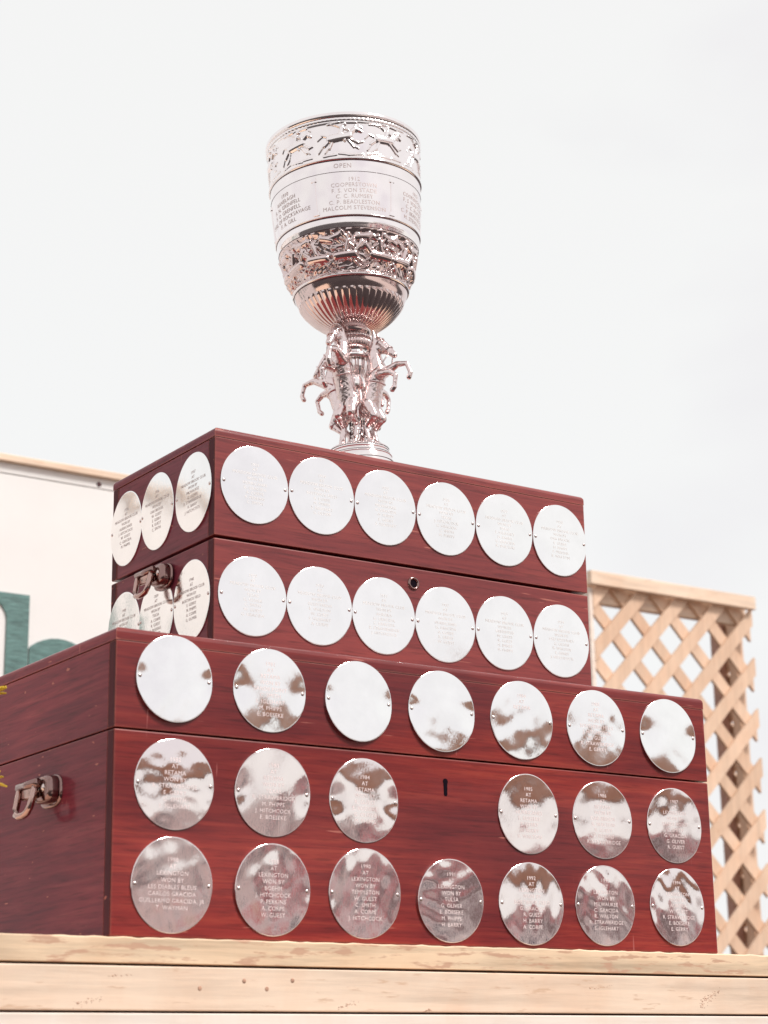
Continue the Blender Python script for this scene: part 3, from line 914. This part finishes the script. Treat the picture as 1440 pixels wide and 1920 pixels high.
# rearing horses round the stem
def capsule(bm, p, q, r1, r2):
    p, q = Vector(p), Vector(q)
    for c, r in ((p, r1), (q, r2)):
        rr = bmesh.ops.create_icosphere(bm, subdivisions=3, radius=r)
        for v in rr['verts']:
            v.co += c
    tube(bm, [p, q], [r1, r2], 28)
bm = bmesh.new()
K = lambda p, q, a, b: capsule(bm, p, q, a, b)
K((.019, 0, .050), (.026, 0, .070), .0125, .0112)      # croup to belly
K((.026, 0, .070), (.033, 0, .091), .0112, .0118)      # belly to chest
K((.033, 0, .093), (.029, 0, .112), .0115, .0090)      # neck
K((.029, 0, .112), (.034, 0, .129), .0090, .0070)
K((.034, 0, .130), (.044, 0, .122), .0070, .0060)      # head
K((.044, 0, .122), (.056, 0, .109), .0060, .0042)
K((.0385, 0, .1205), (.043, 0, .1165), .0058, .0046)
K((.056, 0, .109), (.058, 0, .107), .0044, .0038)
for s in (-1, 1):
    K((.033, s * .0038, .134), (.0325, s * .0050, .1435), .0030, .0013)   # ears
    K((.020, s * .006, .050), (.030, s * .0085, .034), .0090, .0058)      # thigh
    K((.030, s * .0085, .034), (.017, s * .0085, .022), .0052, .0034)     # gaskin
    K((.017, s * .0085, .022), (.021, s * .0085, .006), .0032, .0026)     # cannon
    K((.021, s * .0085, .006), (.0245, s * .0085, .0018), .0030, .0036)   # hoof
K((.038, .006, .090), (.056, .008, .098), .0064, .0040)                   # raised foreleg
K((.056, .008, .098), (.070, .008, .096), .0040, .0029)
K((.070, .008, .096), (.0745, .008, .083), .0030, .0026)
K((.0745, .008, .083), (.072, .008, .0775), .0030, .0032)
K((.040, -.006, .085), (.055, -.008, .084), .0062, .0038)                 # lower foreleg
K((.055, -.008, .084), (.063, -.008, .078), .0038, .0029)
K((.063, -.008, .078), (.0605, -.008, .064), .0029, .0026)
K((.0605, -.008, .064), (.057, -.008, .0605), .0030, .0032)
K((.010, 0, .054), (.004, 0, .046), .0040, .0036)                         # tail, falling behind
K((.004, 0, .046), (.006, 0, .018), .0036, .0018)
for i in range(7):                                                        # mane tufts down the crest
    t = i / 6
    K((.0265 - .004 * (1 - t) + .004 * t, 0, .104 + .028 * t), (.0225 + .006 * t, .002, .101 + .028 * t), .0028, .0014)
me = bpy.data.meshes.new('horse_src')
bm.to_mesh(me)
bm.free()
tmp = bpy.data.objects.new('horse_src', me)
COL.objects.link(tmp)
rm = tmp.modifiers.new('r', 'REMESH')
rm.mode = 'VOXEL'
rm.voxel_size = 0.00085
sm = tmp.modifiers.new('s', 'SMOOTH')
sm.factor = 0.5
sm.iterations = 5
bpy.context.view_layer.update()
hme = bpy.data.meshes.new_from_object(tmp.evaluated_get(bpy.context.evaluated_depsgraph_get()))
bpy.data.objects.remove(tmp)
hme.name = 'horse'
hme.polygons.foreach_set('use_smooth', [True] * len(hme.polygons))
hme.materials.clear()
# harness: noseband, cheek strap, reins, girth and breast strap, saddle cloth
bm = bmesh.new()
def loop(c, nx, r1, r2, rad, n=20):
    c, nx = Vector(c), Vector(nx).normalized()
    a = nx.cross(Vector((0, 1, 0))).normalized()
    pts = [c + a * r1 * math.cos(k * 2 * math.pi / n) + Vector((0, 1, 0)) * r2 * math.sin(k * 2 * math.pi / n) for k in range(n + 1)]
    tube(bm, pts, rad, 6, False)
loop((.0505, 0, .115), (.012, 0, -.013), .0056, .0056, .0008)
loop((.0385, 0, .1265), (.010, 0, -.008), .0072, .0070, .0008)
loop((.0285, 0, .0780), (.006, 0, .020), .0124, .0122, .0010)
loop((.0325, 0, .0965), (-.004, 0, .02), .0104, .0104, .0008)
for s in (-1, 1):
    tube(bm, [(.0535, s * .0042, .110), (.048, s * .009, .100), (.038, s * .0116, .092), (.026, s * .0118, .086)], .0008, 6)
    tube(bm, [(.0505, s * .0046, .115), (.0385, s * .0062, .1265)], .0007, 6)
hbm = bpy.data.meshes.new('harness')
bm.to_mesh(hbm)
bm.free()
hbm.polygons.foreach_set('use_smooth', [True] * len(hbm.polygons))
for k, az in enumerate((-33, 57, 147, 237)):
    h = link('horse', hme, M['cast'], cup)
    h.location = (0, 0, 0.0552)
    h.scale = (1.03, 1.05, 1.04)
    h.rotation_euler = (0, 0, A0 + math.radians(az))
    if k == 0:
        h.scale = (1.0, 1.12, 1.18)
    link('harness', hbm, M['cast'], h)

# ------------------------------------------------------------------ lattice screen behind, right
lat = thing('lattice_screen', 'peach painted wooden diagonal lattice screen standing behind the chests', 'lattice', (2.63, 2.06, GZ))
LX0, LX1, LZ1, LY = 2.345, 2.910, 1.11, 2.0
def clip_poly(poly, x0, x1, z0, z1):
    for ax, lim, sgn in ((0, x0, 1), (0, x1, -1), (1, z0, 1), (1, z1, -1)):
        out = []
        for i in range(len(poly)):
            a, b = poly[i], poly[(i + 1) % len(poly)]
            da, db = sgn * (a[ax] - lim), sgn * (b[ax] - lim)
            if da >= 0:
                out.append(a)
            if (da >= 0) != (db >= 0):
                t = da / (da - db)
                out.append((a[0] + (b[0] - a[0]) * t, a[1] + (b[1] - a[1]) * t))
        poly = out
        if len(poly) < 3:
            return None
    return poly
def strips(x0, x1, z0, z1, y, sgn, frame=None, pitch=0.137, w=0.0345, off=0.0, th=0.009):
    c = x0 - (z1 - z0) - 0.2 if sgn > 0 else x0 - 0.2
    hw = w / 2 * math.sqrt(2)
    k = 0
    s = -40
    while s < 60:
        # line x - sgn * z = const
        cst = off + s * pitch + random.uniform(-0.003, 0.003)
        zz0, zz1 = z0 - 0.1, z1 + 0.1
        poly = [(cst + sgn * zz0 - hw, zz0), (cst + sgn * zz0 + hw, zz0), (cst + sgn * zz1 + hw, zz1), (cst + sgn * zz1 - hw, zz1)]
        p = clip_poly(poly, x0, x1, z0, z1)
        if p and abs(sum(p[i][0] * p[(i + 1) % len(p)][1] - p[(i + 1) % len(p)][0] * p[i][1] for i in range(len(p)))) > 2e-4:
            prism('slat', p, y, y + th, M['peach_d'], lat, frame)
        s += 1
strips(LX0, LX1, GZ + 0.02, LZ1 - 0.012, LY - 0.010, 1, off=LX0 - LZ1 + 0.07)
strips(LX0, LX1, GZ + 0.02, LZ1 - 0.012, LY + 0.0005, -1, off=LX0 + LZ1 + 0.06)
box('top_rail', (LX0 - 0.02, LX1 - 0.002, LY - 0.030, LY - 0.0105, LZ1 - 0.036, LZ1), M['peach'], lat, bev=0.002)
box('rear_rail', (LX0 - 0.005, LX1 - 0.004, LY + 0.0100, LY + 0.030, LZ1 - 0.075, LZ1 - 0.012), M['peach'], lat, bev=0.002)
# narrow return on the right, lattice over studs
RF = lambda x, y, z: (LX1 - y, x, z)
RD = 0.108
strips(LY + 0.031, LY + RD, GZ + 0.02, LZ1 - 0.012, 0.002, 1, RF, off=LY - LZ1 + 0.03)
strips(LY + 0.031, LY + RD, GZ + 0.02, LZ1 - 0.012, 0.0115, -1, RF, off=LY + LZ1 + 0.05)
box('stud', (LX1 - 0.050, LX1 - 0.022, LY + RD - 0.030, LY + RD - 0.002, GZ, LZ1 - 0.02), M['lat_stud_shade'], lat, bev=0.002)
box('corner_stud', (LX1 - 0.030, LX1 - 0.001, LY + 0.0305, LY + 0.060, GZ, LZ1 - 0.02), M['peach_d'], lat, bev=0.002)
# narrow return on the left
RL = lambda x, y, z: (LX0 + y, x, z)
strips(LY + 0.031, LY + RD, GZ + 0.02, LZ1 - 0.012, 0.002, 1, RL, off=LY - LZ1 + 0.08)
strips(LY + 0.031, LY + RD, GZ + 0.02, LZ1 - 0.012, 0.0115, -1, RL, off=LY + LZ1 + 0.02)
box('stile', (LX0 - 0.014, LX0 - 0.001, LY - 0.0100, LY + 0.012, GZ, LZ1 - 0.041), M['cream'], lat, bev=0.002)

# ------------------------------------------------------------------ white sign wall behind, left
wall = thing('sign_wall', 'white painted board wall with teal cut-out lettering behind the chests', 'sign', (0.0, 2.03, GZ))
WX0, WX1, WZ = -3.4, 2.28, 1.157
zj = 1.118
for i, (a, b) in enumerate(((WX0, -1.42), (-1.4195, 0.45), (0.4505, WX1))):
    box('panel', (a, b, 2.0, 2.02, GZ, zj - 0.0012), M['white_wall'], wall, bev=0.0008)
box('header_board', (WX0, WX1, 1.9985, 2.02, zj + 0.0005, WZ - 0.016), M['white_wall'], wall, bev=0.0008)
box('cap_strip', (WX0, WX1, 1.985, 2.035, WZ - 0.0155, WZ), M['peach'], wall, bev=0.002)
for x in (-3.2, -1.4, 0.4, 2.1):
    box('post', (x, x + 0.09, 2.0205, 2.11, GZ, WZ - 0.02), M['stud'], wall)
for x in (-0.3, 0.35, 0.947, 1.6):
    bm = bmesh.new()
    bmesh.ops.create_uvsphere(bm, u_segments=10, v_segments=6, radius=0.006)
    for v in bm.verts:
        v.co = Vector((v.co.x + x, v.co.y * 0.4 + 1.9985, v.co.z + 1.127))
    from_bm('screw', bm, M['dark_line'], wall, True)
# teal letters, 15 mm cut-outs fixed to the panels
def arc(cx, cz, r, a0, a1, n=14):
    return [(cx + r * math.cos(math.radians(a0 + (a1 - a0) * k / n)), cz + r * math.sin(math.radians(a0 + (a1 - a0) * k / n))) for k in range(n + 1)]
YL0, YL1 = 1.996, 1.9994
# capital with square shoulder and rounded inner counter
outer = [(0.40, 0.30), (0.40, 0.857), (0.792, 0.857), (0.792, 0.30), (0.742, 0.30)]
inner = arc(0.700, 0.798, 0.042, 0, 90) + arc(0.492, 0.798, 0.042, 90, 180) + [(0.45, 0.30)]
prism('letter', outer + inner, YL0, YL1, M['teal'], wall)
outer = [(0.795, 0.30), (0.795, 0.745)] + arc(0.862, 0.668, 0.103, 128, 0) + [(0.965, 0.30), (0.915, 0.30)]
inner = arc(0.872, 0.690, 0.043, 0, 180) + [(0.829, 0.30)]
prism('letter', outer + inner, YL0, YL1, M['teal'], wall)
for cx in (-2.6, -1.9, -1.2, -0.5):     # the lettering goes on to the left, out of the picture
    w = 0.2
    outer = [(cx - w, 0.30), (cx - w, 0.857), (cx + w, 0.857), (cx + w, 0.30), (cx + w - 0.07, 0.30)]
    inner = arc(cx + w - 0.12, 0.74, 0.05, 0, 90) + arc(cx - w + 0.12, 0.74, 0.05, 90, 180) + [(cx - w + 0.07, 0.30)]
    prism('letter', outer + inner, YL0, YL1, M['teal'], wall)

# ------------------------------------------------------------------ yellow flowers at the left edge
def flower(px, py, pz, seed, label):
    rt_ = thing('yellow_flower', label, 'flower', (px - 0.01, py, 0.0), group='yellow flowers beside the large chest')
    rnd = random.Random(seed)
    bm = bmesh.new()
    for k in range(15):
        a = k * 2 * math.pi / 15 + rnd.uniform(-.1, .1)
        el = rnd.uniform(-0.25, 0.45)
        d = Vector((math.cos(a) * 0.75, -math.sin(a) * 0.75, 0)) * math.cos(el) + Vector((0, 0, math.sin(el) + math.sin(a) * 0.5))
        d.normalize()
        sd2 = d.cross(Vector((0.3, 0.2, 1))).normalized()
        nrm = d.cross(sd2)
        ln = 0.017 + rnd.uniform(0, .006)
        rows2 = []
        for t, w in ((0.1, .0012), (0.4, .0026), (0.75, .0030), (0.95, .0016), (1.0, .0004)):
            c_ = Vector((px, py, pz)) + d * ln * t - Vector((0, 0, 0.004 * t * t))
            rows2.append([bm.verts.new(c_ - sd2 * w + nrm * 0.0006), bm.verts.new(c_ - nrm * 0.0004), bm.verts.new(c_ + sd2 * w + nrm * 0.0006)])
        for i in range(4):
            for j in range(2):
                bm.faces.new((rows2[i][j], rows2[i + 1][j], rows2[i + 1][j + 1], rows2[i][j + 1]))
    o_ = from_bm('petals', bm, M['yellow'], rt_, True)
    o_.modifiers.new('t', 'SOLIDIFY').thickness = 0.0004
    bm = bmesh.new()
    bmesh.ops.create_icosphere(bm, subdivisions=2, radius=0.004)
    for v in bm.verts:
        v.co = v.co * (1 + 0.15 * rnd.random()) + Vector((px, py, pz))
    from_bm('flower_centre', bm, M['scuff'], rt_, True)
    bm = bmesh.new()
    tube(bm, [(px, py, pz - .002), (px - .004, py + .004, pz * .7), (px - .012, py + .004, pz * .3), (px - .01, py, 0.0)], [.0012, .0013, .0015, .0018], 7)
    from_bm('stem', bm, M['stem'], rt_, True)
FL = ((-0.10, 0.084, 0.2405, 'taller yellow flower rising beside the side of the large chest'), (-0.10, 0.078, 0.154, 'shorter yellow flower level with the latch of the large chest'))
for i, (x, y, z, lb) in enumerate(FL):
    flower(x, y, z, i + 5, lb)

# ------------------------------------------------------------------ unseen grandstand, added for its reflections in the plaques
gs = thing('grandstand', 'unseen wooden grandstand added for its reflections in the lower plaques', 'grandstand', (7.0, -9.4, GZ), local=True)
gs.rotation_euler = (0, 0, math.atan2(-0.57, -0.82) * 0 + math.radians(35))
def gbox(name, b, mm, **k):
    return box(name, b, mm, gs, **k)
bounce_apron = box('path', (-9.5, 9.5, 0.3, 6.0, GZ - 0.05, GZ + 0.03), plain('pale_bounce_gravel', (0.60, 0.53, 0.49), 0.95, var=0.2, scale=3))  # invented pale apron, added to bounce light onto the stand
bounce_apron.location = (7.0, -9.4, 0)
bounce_apron.rotation_euler = gs.rotation_euler
bounce_apron['kind'] = 'structure'
rs = random.Random(4)
seat_mats = [plain('seat_paint', c, 0.6) for c in ((0.88, 0.72, 0.70), (0.9, 0.82, 0.8), (0.88, 0.84, 0.84), (0.85, 0.66, 0.64), (0.88, 0.80, 0.79), (0.06, 0.05, 0.08), (0.24, 0.15, 0.16), (0.72, 0.50, 0.40), (0.7, 0.2, 0.22), (0.85, 0.8, 0.8), (0.74, 0.6, 0.62))]  # seat colours chosen to brighten and mottle the reflections in the plaques
for i in range(7):
    gbox('bench', (-9, 9, -0.8 * i - 0.75, -0.8 * i, 0.02, 0.36 * i + 0.40), M['stand_wood'])
    for k in range(28):
        x = -8.7 + k * 0.64 + rs.uniform(-.15, .15)
        w = rs.uniform(.14, .28)
        gbox('seat', (x - w, x + w, -0.8 * i - 0.6, -0.8 * i - 0.25, 0.36 * i + 0.402, 0.36 * i + 0.402 + rs.uniform(.35, .75)), rs.choice(seat_mats), bev=0.08)
gbox('rear_wall', (-9, 9, -6.1, -5.9, 0, 3.15), M['stand_wood'])
for i in range(7):
    gbox('post', (-9 + 3 * i - 0.08, -9 + 3 * i + 0.08, -5.89, -5.7, 0, 4.21), M['canvas'])
gbox('roof_beam', (-9.3, 9.3, -6.6, -5.5, 4.22, 4.80), M['stand_roof'])

flush_text()
for o in bpy.data.objects:
    if '_local' in o:
        del o['_local']
